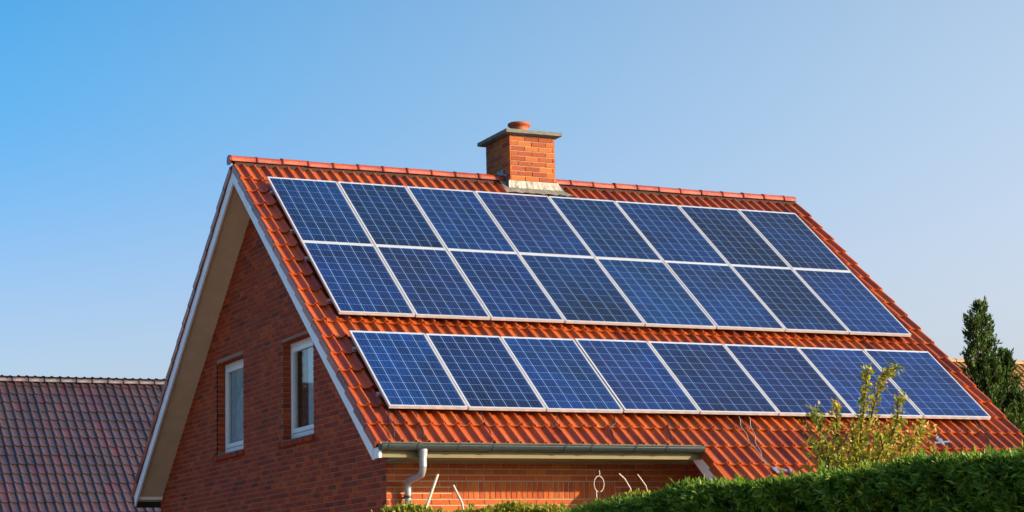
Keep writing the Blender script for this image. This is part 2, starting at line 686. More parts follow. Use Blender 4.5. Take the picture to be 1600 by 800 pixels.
# ridge tiles
def ridge_shape(L, r):
    V, F = [], []
    n = 11
    for xx, k in ((0, 1.07), (.04, 1.06), (.044, 1.0), (L + .03, .96)):
        V.append((xx, 1.2 * r * k, -.35 * r))
        for i in range(n - 2):
            a = math.radians(-8 + 196 * i / (n - 3))
            V.append((xx, math.cos(a) * r * k * 1.1, math.sin(a) * r * k))
        V.append((xx, -1.2 * r * k, -.35 * r))
    for j in range(3):
        for i in range(n - 1):
            F.append((j * n + i, j * n + i + 1, (j + 1) * n + i + 1, (j + 1) * n + i))
    F.append(tuple(range(n - 1, -1, -1)))
    return V, F
RT = .358
rv, rf = ridge_shape(RT, .064)
RIDGE = raw_mesh('ridge_tile', rv, rf, M['ridge'], True)
nr = int((XV1 - XV0 + .04) / RT)
for i in range(nr + 1):
    x = XV0 - .05 + i * RT
    if 3.28 < x < 4.30: continue
    if x + RT > XV1 + .02: continue
    inst('ridge_tile', RIDGE, roof, (x, YR, 7.470 + random.gauss(0, .003)), (random.gauss(0, .01), random.gauss(0, .004), random.gauss(0, .004)))
mb = MB()
for a, b in ((XV0 + .02, 3.66), (4.37, XV1 - .02)):
    mb.prism([(a, YR - .060, 7.32), (a, YR + .060, 7.32), (a, YR + .045, 7.47), (a, YR - .045, 7.47)], (b - a, 0, 0))
mb.build('ridge_shadow_bedding', M['shadow_bedding'], roof)
# pieces cut short against the chimney
for x0, x1 in ((XV0 - .05 + 10 * RT, 3.66), (4.37, XV0 - .05 + 13 * RT), (XV0 - .05 + 24 * RT, XV1 - .02)):
    if x1 - x0 > .06:
        inst('ridge_tile', RIDGE, roof, (x0, YR, 7.470), None, ((x1 - x0) / (RT + .03), 1, 1))

# verge tiles: a flap hanging over the board and a small upper rib, one for each course
vm = MB()
def verge_shape():
    w = MB()
    L, lap = TILE_C, .03
    V = []
    for y, dz in ((0, .030), (L + lap, .004)):
        for a, b in ((0, -.068), (0, .020), (.012, .030), (.034, .030), (.046, .018), (.046, -.01), (.016, -.01), (.016, -.068)):
            V.append((a, y, b + dz))
    n = 8
    F = [(i, (i + 1) % n, n + (i + 1) % n, n + i) for i in range(n)]
    F = [f[::-1] for f in F]
    F += [tuple(range(n))[::1], tuple(range(2 * n - 1, n - 1, -1))]
    return V, F
vv, vf = verge_shape()
VERGE = raw_mesh('verge_tile', vv, vf, M['tile'])
vvm = [(-a, b, c) for a, b, c in vv]
VERGE_M = raw_mesh('verge_tile', vvm, [f[::-1] for f in vf], M['tile'])
for k in range(-4, 19):
    s = S_EAVE - k * TILE_C
    if s < S_RIDGE + .20: continue
    j = random.gauss(0, .003)
    if k >= 0:
        inst('verge_tile', VERGE, roof, roofp(XV0 - .018 + j, s, HT), RF.to_euler())
        inst('verge_tile', VERGE_M, roof, mirror_back(roofp(XV0 - .018 + j, s, HT)), RB.to_euler())
        inst('verge_tile', VERGE, roof, mirror_back(roofp(XV1 + .018 + j, s, HT)), RB.to_euler())
    else:
        inst('verge_tile', VERGE, roof, roofp(X_CAT - .004 + j, s, HT), RF.to_euler())
    inst('verge_tile', VERGE_M, roof, roofp(XV1 + .020 + j, s, HT), RF.to_euler())
# closing plate of the ridge at the gable
mb = MB()
mb.prism([(XV0 - .055, YR + math.cos(a) * .076, 7.467 + math.sin(a) * .068) for a in [math.radians(x) for x in range(-60, 241, 20)]], (.02, 0, 0))
mb.build('ridge_end_cap', M['ridge'], roof)

# bargeboards: front and back slope at the near gable, front slope at the far gable, the long slope's inner edge
def board(x0, x1, s0, s1, h0, h1, back=False, extra=None):
    mb = MB()
    P = []
    for s, h in ((s0, h0), (s1, h0), (s1, h1), (s0, h1)):
        p = roofp(x0, s, h)
        P.append(mirror_back(p) if back else p)
    mb.prism(P, (x1 - x0, 0, 0))
    return mb
def apex_s(h):      # s on the ridge line for offset h
    return -(YR + h * ST_) / CT
def gable_board(x0, x1, h0, h1, s_end, back):
    mb = MB()
    P = [roofp(x0, apex_s(h0), h0), roofp(x0, s_end, h0), roofp(x0, s_end + (.10 if not back else .10), h1), roofp(x0, apex_s(h1), h1)]
    if back: P = [mirror_back(p) for p in P]
    mb.prism(P, (x1 - x0, 0, 0))
    return mb
for back in (False, True):
    gable_board(-.283, -.258, -.190, -.335, 5.80, back).build('bargeboard', M['white_paint'], house)
    gable_board(8.452, 8.478, -.190, -.325, 5.80 if back else 7.2, back).build('bargeboard', M['white_paint'], house)
board(X_CAT + .012, X_CAT + .036, 5.80, 7.22, -.190, -.345).build('bargeboard', M['white_paint'], house)
# soffit under the gable overhang
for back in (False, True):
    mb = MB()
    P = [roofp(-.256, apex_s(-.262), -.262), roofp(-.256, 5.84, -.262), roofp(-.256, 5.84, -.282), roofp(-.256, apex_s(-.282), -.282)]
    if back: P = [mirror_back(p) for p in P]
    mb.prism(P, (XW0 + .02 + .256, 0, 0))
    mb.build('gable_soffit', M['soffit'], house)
# box end that closes the soffit at the back eave
mb = MB()
mb.box(-.254, XW0 + .03, 5.36, 5.50, 3.285, 3.40)
mb.build('eave_box_end', M['white_paint'], house)
# front eave: soffit, fascia, end return
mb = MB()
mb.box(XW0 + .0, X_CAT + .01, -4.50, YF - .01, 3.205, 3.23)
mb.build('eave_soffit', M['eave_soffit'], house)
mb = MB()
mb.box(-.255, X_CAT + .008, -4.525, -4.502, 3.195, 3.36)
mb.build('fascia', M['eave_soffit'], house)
mb = MB()
mb.prism([(-.285, -4.40, 3.19), (-.285, -4.56, 3.19), (-.285, -4.56, 3.30), (-.285, -4.40, 3.30)], (.03, 0, 0))
mb.build('eave_end_return', M['white_paint'], house)

# gutter: half round, brackets, outlet and pipe
gy, gz, gr = -4.592, 3.330, .066
mb = MB()
n = 11
prof = []
for i in range(n):
    a = math.pi + math.pi * i / (n - 1)
    prof.append((gy + math.cos(a) * gr, gz + math.sin(a) * gr))
inner = [(gy + (y - gy) * .93, gz + (z - gz) * .93) for y, z in prof]
loop = prof + inner[::-1]
x0, x1 = -.285, X_CAT - .01
V = [(x, y, z) for x in (x0, x1) for y, z in loop]
k = len(loop)
F = [(i, (i + 1) % k, k + (i + 1) % k, k + i) for i in range(k)]
mb.add(V, F, True)
mb.prism([(x0, y, z) for y, z in prof], (.006, 0, 0))
mb.prism([(x1 - .006, y, z) for y, z in prof], (.006, 0, 0))
mb.tube([(x0, gy - gr, gz + .004), (x1, gy - gr, gz + .004)], .010, 8)
gut = mb.build('gutter', M['zinc'], house)
for bx in (-.199, .129, .604, 1.011, 1.878, 2.202, 2.758, 3.152):
    b = MB()
    pr = [(gy + math.cos(a) * (gr + .006), gz + math.sin(a) * (gr + .006)) for a in [math.pi + math.pi * i / 8 for i in range(9)]]
    pr = [(gy - gr - .016, gz + .02)] + pr + [(gy + gr + .01, gz + .02)]
    ins = [(gy + (y - gy) * .9, gz + (z - gz) * .9) for y, z in pr]
    lp = pr + ins[::-1]
    kk = len(lp)
    V = [(x, y, z) for x in (bx - .012, bx + .012) for y, z in lp]
    b.add(V, [(i, (i + 1) % kk, kk + (i + 1) % kk, kk + i) for i in range(kk)])
    for e in (0, kk):
        for i in range(kk // 2 - 1):
            b.add([V[e + i], V[e + i + 1], V[e + kk - 2 - i], V[e + kk - 1 - i]], [(0, 1, 2, 3)])
    b.build('gutter_bracket', M['zinc'], gut)
mb = MB()
ox = .205
mb.tube([(ox, gy, gz - .05), (ox, gy, gz - .13)], [.052, .044], 14)
mb.tube([(ox, gy, gz - .128), (ox, gy, gz - .235)], .039, 14)
mb.build('gutter_outlet', M['zinc_light'], gut)
mb = MB()
mb.tube([(ox, gy, gz - .22), (ox, gy + .01, gz - .27), (ox + .02, gy + .10, gz - .315), (.32, -3.90, 2.985), (.335, -3.84, 2.955), (.34, -3.825, 2.90), (.34, -3.825, .05)], .036, 14)
pipe = mb.build('downpipe', M['zinc_light'], house)
for z in (2.80, 1.2):
    b = MB()
    b.tube([(.34, -3.825, z), (.34, -3.825, z + .03)], .042, 14)
    b.box(.33, .35, -3.80, YF, z + .005, z + .025)
    b.build('pipe_clip', M['zinc'], pipe)

# ------------------------------------------------------------------ walls with bricks
BL, BH, CH = .205, .054, .0667        # brick length, height, course pitch
WINS = [(-1.405, -.20, 3.715, 4.955), (1.37, 2.60, 3.745, 5.005)]     # y0, y1, z0, z1


def roof_z(y):     # underside of the soffit above the gable wall
    p = roofp(0, 0, -.275)
    yy = y if y <= YR else 2 * YR - y
    return p[2] + (yy - p[1]) * ST_ / CT


# mortar slabs of the gable
gable = empty('gable_wall', (XW0, .8, 0), house)
mb = MB()
xm0, xm1 = XW0 + .007, XW0 + .30
def gable_piece(y0, y1, z0, z1=None):
    pts = [(xm0, y0, z0), (xm0, y1, z0)]
    top = []
    if z1 is None:
        ys = [y1] + ([YR] if y0 < YR < y1 else []) + [y0]
        top = [(xm0, y, roof_z(y)) for y in ys]
    else:
        top = [(xm0, y1, z1), (xm0, y0, z1)]
    mb.prism(pts + top, (xm1 - xm0, 0, 0))
ys = [YF + .0085, WINS[0][0], WINS[0][1], WINS[1][0], WINS[1][1], YB]
gable_piece(ys[0], ys[1], 0); gable_piece(ys[2], ys[3], 0); gable_piece(ys[4], ys[5], 0)
for (a, b, z0, z1) in WINS:
    gable_piece(a, b, 0, z0)
    gable_piece(a, b, z1)
mb.build('masonry', M['mortar'], gable)

def clip_poly(poly, a, b, c):
    """keep a*x+b*y<=c"""
    res = []
    for i in range(len(poly)):
        p, q = poly[i], poly[(i + 1) % len(poly)]
        fp, fq = a * p[0] + b * p[1] - c, a * q[0] + b * q[1] - c
        if fp <= 0: res.append(p)
        if (fp < 0 < fq) or (fq < 0 < fp):
            t = fp / (fp - fq)
            res.append((p[0] + t * (q[0] - p[0]), p[1] + t * (q[1] - p[1])))
    return res


def course_spans(a0, a1, row, holes, z):
    """running bond along a, cut at holes -> list of (a,b)"""
    cuts = []
    lo = a0
    for h0, h1, z0, z1 in sorted(holes):
        if z + BH > z0 and z < z1:
            cuts.append((lo, h0)); lo = h1
    cuts.append((lo, a1))
    res = []
    pitch = BL + .011
    for c0, c1 in cuts:
        st = math.floor((c0 - a0) / pitch) * pitch + a0 - (pitch / 2 if row % 2 else 0)
        x = st
        while x < c1:
            b0, b1 = max(x, c0), min(x + BL, c1)
            if b1 - b0 > .012: res.append((b0, b1))
            x += pitch
    return res


brick_jobs = []       # (area in the picture, kind, data)
merged = {'gable': MB(), 'front': MB(), 'side': MB()}
unit = MB(); unit.box(-.5, .5, 0, 1, -.5, .5)
BRICK = raw_mesh('brick', unit.V, unit.F, M['brick'])
FBRICK = raw_mesh('brick', unit.V, unit.F, M['front_brick'])
DEPTH = .024
zrow = 0
row = 0
while zrow < 7.2:
    for b0, b1 in course_spans(YF, YB, row, [(a, b, c, d) for a, b, c, d in WINS], zrow):
        poly = [(b0, zrow), (b1, zrow), (b1, zrow + BH), (b0, zrow + BH)]
        # roof lines
        k = ST_ / CT
        zc = roof_z(YR)
        poly = clip_poly(poly, -k, 1, zc - k * YR)
        if len(poly) > 2: poly = clip_poly(poly, k, 1, zc + k * YR)
        if len(poly) < 3: continue
        pr = rng.normal(0, .0012)
        brick_jobs.append(('gable', poly, pr, (b0, b1, zrow), len(poly) == 4 and abs(poly[0][1] - zrow) < 1e-6 and max(q[1] for q in poly) > zrow + BH - 1e-4 and abs(poly[2][0] - b1) < 1e-3))
    zrow += CH
    row += 1
front = empty('front_wall', (2.0, YF, 0), house)
mb = MB()
mb.box(XW0 + .31, XW1, YF + .007, YF + .28, 0, 3.30)
mb.box(XW0 + .007, XW0 + .309, YF + .0075, YF + .05, 0, 3.26)
mb.build('masonry', M['front_mortar'], front)
SOLD = (.90, 2.968, 2.795, 2.992)
zrow = 0; row = 0
while zrow < 3.2:
    for b0, b1 in course_spans(XW0, 3.95, row, [SOLD], zrow):
        brick_jobs.append(('front', None, rng.normal(0, .0012), (b0, b1, zrow), True))
    zrow += CH; row += 1
x = SOLD[0] + .006
while x < SOLD[1] - .05:
    brick_jobs.append(('soldier', None, rng.normal(0, .0012), (x, x + .054, SOLD[2] + .004), True))
    x += .0665

cand = []
for j in brick_jobs:
    kind, poly, pr, (b0, b1, z), whole = j
    h = BH if kind != 'soldier' else SOLD[3] - SOLD[2] - .008
    if kind == 'gable':
        c = np.array([XW0, (b0 + b1) / 2, z + h / 2]); e = np.array([0, b1 - b0, 0])
    else:
        c = np.array([(b0 + b1) / 2, YF, z + h / 2]); e = np.array([b1 - b0, 0, 0])
    u0, v0, _ = proj(c - e / 2); u1, v1, _ = proj(c + e / 2)
    inframe = v0 < 805 and whole and z > 2.74 and (kind == 'gable' or z < 3.19)
    if kind == 'gable' and (v0 > 690 and u0 > 600): inframe = False
    cand.append((abs(u1 - u0) * h if inframe else 0, j, h))
cand.sort(key=lambda q: -q[0])
for i, (score, j, h) in enumerate(cand):
    kind, poly, pr, (b0, b1, z), whole = j
    if i < 250 and score > 0:
        if kind == 'gable':
            inst('brick', BRICK, gable, (XW0 + pr, (b0 + b1) / 2, z + h / 2), (0, random.gauss(0, .006), -math.pi / 2 + random.gauss(0, .003)), (b1 - b0, DEPTH, h))
        else:
            inst('brick', FBRICK, front, ((b0 + b1) / 2, YF + pr, z + h / 2), (random.gauss(0, .006), 0, random.gauss(0, .003)), (b1 - b0, DEPTH, h))
    elif kind == 'gable':
        merged['gable'].prism([(XW0 + pr, a, b) for a, b in poly], (DEPTH, 0, 0))
    else:
        merged['front'].box(b0, b1, YF + pr, YF + DEPTH, z, z + h)
# brick reveals of the two windows: far cheek and head
for (a, b, z0, z1) in WINS:
    z = math.ceil(z0 / CH) * CH
    while z < z1 - .02:
        merged['gable'].box(XW0 + .026, XW0 + .125, b - .006, b + .01, z, min(z + BH, z1 - .004))
        z += CH
    y = a + .01
    while y < b - .05:
        merged['gable'].box(XW0 + .002, XW0 + .12, y, y + .055, z1 - .006, z1 + .01)
        y += .0665
tag(merged['gable'].build('bricks', M['brick'], gable), kind='stuff')
tag(merged['front'].build('bricks', M['front_brick'], front), kind='stuff')

# the rest of the shell: back wall, far gable, wing under the long slope
mb = MB()
mb.box(XW0 + .01, XW1, YB - .25, YB - .004, 0, 3.30)
mb.build('back_wall', M['brick'], house)
mb = MB()
mb.prism([(XW1, YF, 0), (XW1, YB - .26, 0), (XW1, YB - .26, roof_z(YB)), (XW1, YR, roof_z(YR)), (XW1, YF, roof_z(YF))], (-.28, 0, 0))
mb.build('far_gable_wall', M['brick'], house)
side = empty('wing_wall', (3.95, -4.6, 0), house)
mb = MB()
mb.prism([(3.957, YF - .002, 0), (3.957, -5.45, 0), (3.957, -5.45, roof_z(-5.45)), (3.957, YF - .002, roof_z(YF))], (.25, 0, 0))
mb.box(4.21, XW1, -5.45, -5.2, 0, 2.35)
mb.build('masonry', M['mortar'], side)
zrow = 0; row = 0
mb = MB()
while zrow < 3.2:
    for b0, b1 in course_spans(-5.45, YF, row, [], zrow):
        if zrow + BH > roof_z(b0) - .01: continue
        mb.box(3.95, 3.97, b0, b1, zrow, zrow + BH)
    zrow += CH; row += 1
tag(mb.build('bricks', M['brick'], side), kind='stuff')
# soffit of the long slope
mb = MB()
P = [roofp(X_CAT + .038, 5.80, -.262), roofp(X_CAT + .038, 7.25, -.262), roofp(X_CAT + .038, 7.25, -.28), roofp(X_CAT + .038, 5.80, -.28)]
mb.prism(P, (.30, 0, 0))
mb.build('wing_soffit', M['soffit'], house)

# windows
for wi, (a, b, z0, z1) in enumerate(WINS):
    w = empty('window', (XW0 + .13, (a + b) / 2, z0), house)
    fx = XW0 + .128
    mb = MB(); t = .062
    mb.box(fx, fx + .07, a, b, z0 + .02, z0 + .02 + t)
    mb.box(fx, fx + .07, a, b, z1 - t, z1 - .001)
    mb.box(fx, fx + .07, a, a + t, z0 + .02 + t, z1 - t)
    mb.box(fx, fx + .07, b - t, b - .001, z0 + .02 + t, z1 - t)
    mb.build('frame', M['white_frame'], w)
    mb = MB(); q = .055
    A, B, Z0, Z1 = a + t + .006, b - t - .006, z0 + .02 + t + .006, z1 - t - .006
    sx = fx - .012
    mb.box(sx, sx + .06, A, B, Z0, Z0 + q)
    mb.box(sx, sx + .06, A, B, Z1 - q, Z1)
    mb.box(sx, sx + .06, A, A + q, Z0 + q, Z1 - q)
    mb.box(sx, sx + .06, B - q, B, Z0 + q, Z1 - q)
    mb.build('sash', M['white_frame'], w)
    mb = MB()
    mb.box(sx + .028, sx + .036, A + q - .005, B - q + .005, Z0 + q - .005, Z1 - q + .005)
    mb.build('pane', M['glass'], w)
    mb = MB()       # rowlock brick sill, sloping outwards
    y = a - .04
    while y < b + .03:
        mb.prism([(XW0 - .045, y, z0 - .085), (XW0 + .10, y, z0 - .085), (XW0 + .127, y, z0 + .018), (XW0 - .045, y, z0 - .022)], (0, .056, 0))
        y += .0665
    mb.build('sill', M['brick'], w)
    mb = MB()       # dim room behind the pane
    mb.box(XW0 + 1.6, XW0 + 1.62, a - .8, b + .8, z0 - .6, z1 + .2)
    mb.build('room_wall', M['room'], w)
    ya, yb = (A + .002, a + .66) if wi == 0 else (A + .002, B - .10)
    mb = MB()                              # near window: drape edge; far window: pale sheet added for sky reflection
    mb.box(sx + .044, sx + .047, ya + .03, yb - .03, Z0 + .03, Z1 - .02)
    mb.build('blind_reflection_sheet', M['pane_sheet'], w)

# ------------------------------------------------------------------ chimney
ch = empty('chimney', (4.015, .75, 7.2), house)
CX0, CX1, CY0, CY1 = 3.665, 4.365, .34, 1.16
CZ0, CZ1 = 7.10, 8.075
mb = MB()
mb.box(CX0 + .007, CX1 - .007, CY0 + .007, CY1 - .007, 6.9, CZ1 - .002)
mb.build('masonry', M['pale_mortar'], ch)
CBRICK = raw_mesh('brick', unit.V, unit.F, M['chimney_brick'])
cc = .0715
nc = 0
z = CZ1 - .012 - 9 * cc
stuffc = MB()
for r_ in range(9):
    zz = CZ1 - .012 - (r_ + 1) * cc + .012
    hb = cc - .012
    def wall_run(a0, a1, off):
        L = a1 - a0
        pitch = .216
        res = []
        x_ = a0 - (pitch / 2 if off else 0)
        while x_ < a1 - .01:
            p0, p1 = max(x_, a0), min(x_ + .205, a1)
            if p1 - p0 > .02: res.append((p0, p1))
            x_ += pitch
        return res
    for p0, p1 in wall_run(CX0 + .02, CX1, r_ % 2):
        inst('brick', CBRICK, ch, ((p0 + p1) / 2, CY0 + rng.normal(0, .0015), zz + hb / 2), (0, 0, 0), (p1 - p0, DEPTH, hb))
        stuffc.box(p0, p1, CY1 - DEPTH, CY1, zz, zz + hb)
    for p0, p1 in wall_run(CY0 + .026, CY1 - .026, (r_ + 1) % 2):
        inst('brick', CBRICK, ch, (CX0 + rng.normal(0, .0015), (p0 + p1) / 2, zz + hb / 2), (0, 0, -math.pi / 2), (p1 - p0, DEPTH, hb))
        stuffc.box(CX1 - DEPTH, CX1, p0, p1, zz, zz + hb)
    stuffc.box(CX0, CX0 + .0195, CY0 + .001, CY0 + .0255, zz, zz + hb)
tag(stuffc.build('bricks', M['chimney_brick'], ch), kind='stuff')
# cap slab with a chamfered lower edge
mb = MB()
o_ = .085
def ring(x0, x1, y0, y1, z): return [(x0, y0, z), (x1, y0, z), (x1, y1, z), (x0, y1, z)]
R4 = [ring(CX0 - .02, CX1 + .02, CY0 - .02, CY1 + .02, CZ1 - .001), ring(CX0 - o_, CX1 + o_, CY0 - o_, CY1 + o_, CZ1 + .018),
      ring(CX0 - o_, CX1 + o_, CY0 - o_, CY1 + o_, CZ1 + .068), ring(CX0 + .1, CX1 - .1, CY0 + .1, CY1 - .1, CZ1 + .10)]
V = sum(R4, [])
F = [(3, 2, 1, 0), (12, 13, 14, 15)]
for j in range(3):
    for i in range(4):
        i2 = (i + 1) % 4
        F.append((j * 4 + i, j * 4 + i2, j * 4 + 4 + i2, j * 4 + 4 + i))
mb.add(V, F)
mb.build('cap', M['concrete'], ch)
# pot
mb = MB()
pc = (4.015, .745)
prof = [(.125, 8.15), (.120, 8.27), (.124, 8.295), (.160, 8.312), (.168, 8.335), (.160, 8.352), (.118, 8.352), (.112, 8.28), (.0, 8.20)]
nn = 24
V, F = [], []
for r_, z in prof:
    for i in range(nn):
        a = 2 * math.pi * i / nn
        V.append((pc[0] + r_ * math.cos(a), pc[1] + r_ * math.sin(a), z))
for j in range(len(prof) - 1):
    for i in range(nn):
        i2 = (i + 1) % nn
        F.append((j * nn + i, j * nn + i2, (j + 1) * nn + i2, (j + 1) * nn + i))
mb.add(V, F, True)
mb.build('chimney_pot', M['terracotta'], ch)
# lead flashing: front apron, stepped side soakers
def rz(y, h=-.088):      # tile surface
    p = roofp(0, 0, h)
    yy = y if y <= YR else 2 * YR - y
    return p[2] + (yy - p[1]) * ST_ / CT
mb = MB()
nx = 28
up_row, mid_row, low_row = [], [], []
for i in range(nx):
    t = i / (nx - 1)
    x = CX0 - .03 + (CX1 - CX0 + .06) * t
    xl = CX0 - .05 + (CX1 - CX0 + .30) * t
    w = .0022 * math.sin(i * .9) + .0015 * math.sin(i * 2.3)
    up_row.append((x, CY0 - .012 + w * .3, 7.425))
    yb = CY0 - .02 + w
    mid_row.append((x + (xl - x) * .3, yb, rz(yb) + .012))
    yl = .21 + .012 * math.sin(i * 1.3)
    low_row.append((xl, yl, rz(yl) + .014 + w))
V = up_row + mid_row + low_row
F = [(i, nx + i, nx + i + 1, i + 1) for i in range(nx - 1)] + [(nx + i, 2 * nx + i, 2 * nx + i + 1, nx + i + 1) for i in range(nx - 1)]
mb.add(V, F)
mb.build('apron_flashing', M['lead'], ch)
for xs, sg in ((CX0, -1), (CX1, 1)):
    mb = MB()
    yy = CY0 - .01
    while yy < CY1:
        y1 = min(yy + .105, CY1)
        zt = 7.445 + (min(yy, YR) - CY0) * ST_ / CT * 1.0 if yy < YR else rz(yy) + .20
        zt = max(zt, rz(yy) + .13)
        x_ = xs + sg * .009
        mb.prism([(x_, yy, rz(yy) - .02), (x_, y1, rz(y1) - .02), (x_, y1, zt + .02), (x_, yy, zt)], (sg * .004, 0, 0))
        yy = y1
    for back in (False, True):
        P = [(xs + sg * .009, .21, rz(.21) + .01), (xs + sg * .12, .21, rz(.21) + .012), (xs + sg * .12, YR, rz(YR) + .012), (xs + sg * .009, YR, rz(YR) + .01)]
        if back: P = [mirror_back(p) for p in P]
        mb.add(P, [(0, 1, 2, 3)])
    mb.build('side_flashing', M['lead'], ch)

# ------------------------------------------------------------------ solar panels
cu = MB()
c_ = .03
cu.add([(-.5 + c_, -.5, 0), (.5 - c_, -.5, 0), (.5, -.5 + c_, 0), (.5, .5 - c_, 0), (.5 - c_, .5, 0), (-.5 + c_, .5, 0), (-.5, .5 - c_, 0), (-.5, -.5 + c_, 0)],
       [(0, 1, 2, 3, 4, 5, 6, 7)])
CELL = raw_mesh('solar_cell', cu.V, cu.F, M['cell'])
ORD = ['first', 'second', 'third', 'fourth', 'fifth', 'sixth', 'seventh', 'eighth']
WHERE = ['top row below the ridge', 'middle row of panels', 'bottom row above the gutter']
TINT = [
    [(.020, .085, .34), (.018, .070, .27), (.020, .080, .33), (.030, .060, .24), (.018, .075, .29), (.020, .070, .29), (.022, .065, .26), (.026, .066, .27)],
    [(.022, .078, .35), (.030, .064, .27), (.024, .074, .33), (.020, .076, .29), (.020, .080, .29), (.024, .072, .29), (.022, .074, .30), (.026, .070, .31)],
    [(.014, .090, .40), (.022, .080, .36), (.020, .078, .34), (.036, .068, .31), (.042, .072, .30), (.044, .072, .33), (.040, .074, .34), (.030, .074, .33)]]
SUNROT = RF
FW, FT = .018, .036
for r_, ((s0, s1), X) in enumerate(zip(PS, (PX, PX, PX2))):
    for i in range(8):
        xa, xb = X[i] + .009, X[i + 1] - .009
        dz = random.gauss(0, .0025)
        base = roofp((xa + xb) / 2, s1, -FT + dz)
        pn = empty('solar_panel', base)
        side_txt = ORD[i] + ' from the gable' if i < 4 else (ORD[7 - i] + ' from the far verge' if i < 7 else 'at the far verge end')
        if i == 0: side_txt = 'nearest the gable'
        tag(pn, 'blue solar panel %s, %s' % (side_txt, WHERE[r_]), 'solar panel', 'solar panels mounted on the tiled roof')
        fm = MB()
        def bar(x0, x1, a0, a1):
            c = roofp((x0 + x1) / 2, (a0 + a1) / 2, dz - FT / 2)
            fm.frame_box(c, (EX, UPS, NRM), ((x1 - x0) / 2, (a1 - a0) / 2, FT / 2))
        bar(xa, xb, s0, s0 + FW); bar(xa, xb, s1 - FW, s1)
        bar(xa, xa + FW, s0 + FW, s1 - FW); bar(xb - FW, xb, s0 + FW, s1 - FW)
        fm.build('frame', M['alu'], pn)
        bm_ = MB()
        bm_.frame_box(roofp((xa + xb) / 2, (s0 + s1) / 2, dz - .010), (EX, UPS, NRM), ((xb - xa) / 2 - FW + .002, (s1 - s0) / 2 - FW + .002, .004))
        bm_.build('backsheet', M['backsheet'], pn)
        mx, my = .010, .012
        gx, gs = .0080, .0045
        W, H = xb - xa - 2 * FW - 2 * mx, s1 - s0 - 2 * FW - 2 * my
        cw, chh = (W - 5 * gx) / 6, (H - 9 * gs) / 10
        rot = RF.to_euler()
        tint = TINT[r_][i]
        pv = random.uniform(.62, 1.15)
        for a in range(6):
            for b in range(10):
                x = xa + FW + mx + cw / 2 + a * (cw + gx)
                s = s0 + FW + my + chh / 2 + b * (chh + gs)
                ce = inst('solar_cell', CELL, pn, roofp(x, s, dz - .0042), rot, (cw, chh, 1))
                ce.color = tuple(min(1, q * pv) for q in (tint[0] * .08, tint[1] * .30, tint[2] * .36)) + (1,)
# rails and hooks below the panels
for r_, ((s0, s1), X) in enumerate(zip(PS, (PX, PX, PX2))):
    for f in (.2, .8):
        s = s0 + (s1 - s0) * f
        mb = MB()
        mb.frame_box(roofp((X[0] + X[-1]) / 2, s, -FT - .026), (EX, UPS, NRM), ((X[-1] - X[0]) / 2 + .03, .02, .022))
        rl = mb.build('mounting_rail', M['rail'], house)
        for q in range(9):
            hx = X[0] + .25 + q * .95
            hk = MB()
            hk.frame_box(roofp(hx, s + .06, -.105), (EX, UPS, NRM), (.016, .07, .004))
            hk.frame_box(roofp(hx, s, -.098), (EX, UPS, NRM), (.016, .005, .030))
            hk.build('roof_hook', M['rail'], rl)

# ------------------------------------------------------------------ small things on the roof
CB = [[(4.459, 5.312), (4.401, 5.528), (4.362, 5.74), (4.338, 5.923), (4.348, 6.102), (4.327, 6.306), (4.391, 6.381)],
      [(4.602, 5.308), (4.535, 5.525), (4.468, 5.738), (4.408, 5.921), (4.356, 6.153), (4.349, 6.331)],
      [(0.017, 5.284), (-0.033, 5.583), (-0.076, 5.898)], [(0.319, 5.30), (0.294, 5.673), (0.265, 5.892)],
      [(1.114, 5.30), (1.093, 5.605), (1.06, 5.902)], [(5.397, 5.286), (5.279, 5.615), (5.251, 5.829), (5.192, 6.144)],
      [(2.05, 5.30), (2.02, 5.45), (1.94, 5.60), (1.97, 5.72)], [(2.78, 5.30), (2.74, 5.52), (2.62, 5.60), (2.58, 5.80)],
      [(3.42, 5.30), (3.45, 5.48), (3.36, 5.66), (3.33, 5.86)], [(6.32, 5.30), (6.20, 5.50), (6.16, 5.75)],
      [(7.894, 5.332), (7.863, 5.56), (7.834, 5.839)], [(7.954, 5.331), (7.923, 5.558), (7.912, 5.782)]]
CL = ['pale cable looping down the tiles to a blue-grey bracket, outer of two', 'pale cable running down the tiles beside the outer cable',
      'dark cable from the bottom panel row at the gable corner', 'dark cable on the tiles above the downpipe outlet',
      'dark cable on the tiles between two gutter brackets', 'dark cable on the tiles behind the yellow shrub',
      'dark cable on the tiles below the third panel of the bottom row', 'kinked dark cable on the tiles above the wire hoop',
      'dark cable on the tiles beside the gutter end', 'dark cable half hidden by the yellow shrub under the bottom row',
      'dark cable near the far verge below the last panel, inner', 'dark cable near the far verge below the last panel, outer']
CMAT = ['pale_cable', 'pale_cable', 'cable', 'cable', 'cable', 'cable', 'cable', 'cable', 'cable', 'cable', 'cable', 'cable']
for pts, lb, cm in zip(CB, CL, CMAT):
    fine = []
    for i in range(len(pts) - 1):
        for t in np.linspace(0, 1, 6, endpoint=False):
            x = pts[i][0] * (1 - t) + pts[i + 1][0] * t
            s = pts[i][1] * (1 - t) + pts[i + 1][1] * t
            fine.append(roofp(x + .012 * math.sin(s * 19), s, -.080))
    mb = MB()
    mb.tube(fine, .008 if cm == 'cable' else .006, 6)
    tag(mb.build('cable', M[cm], None), lb, 'cable', 'cables lying on the roof tiles')

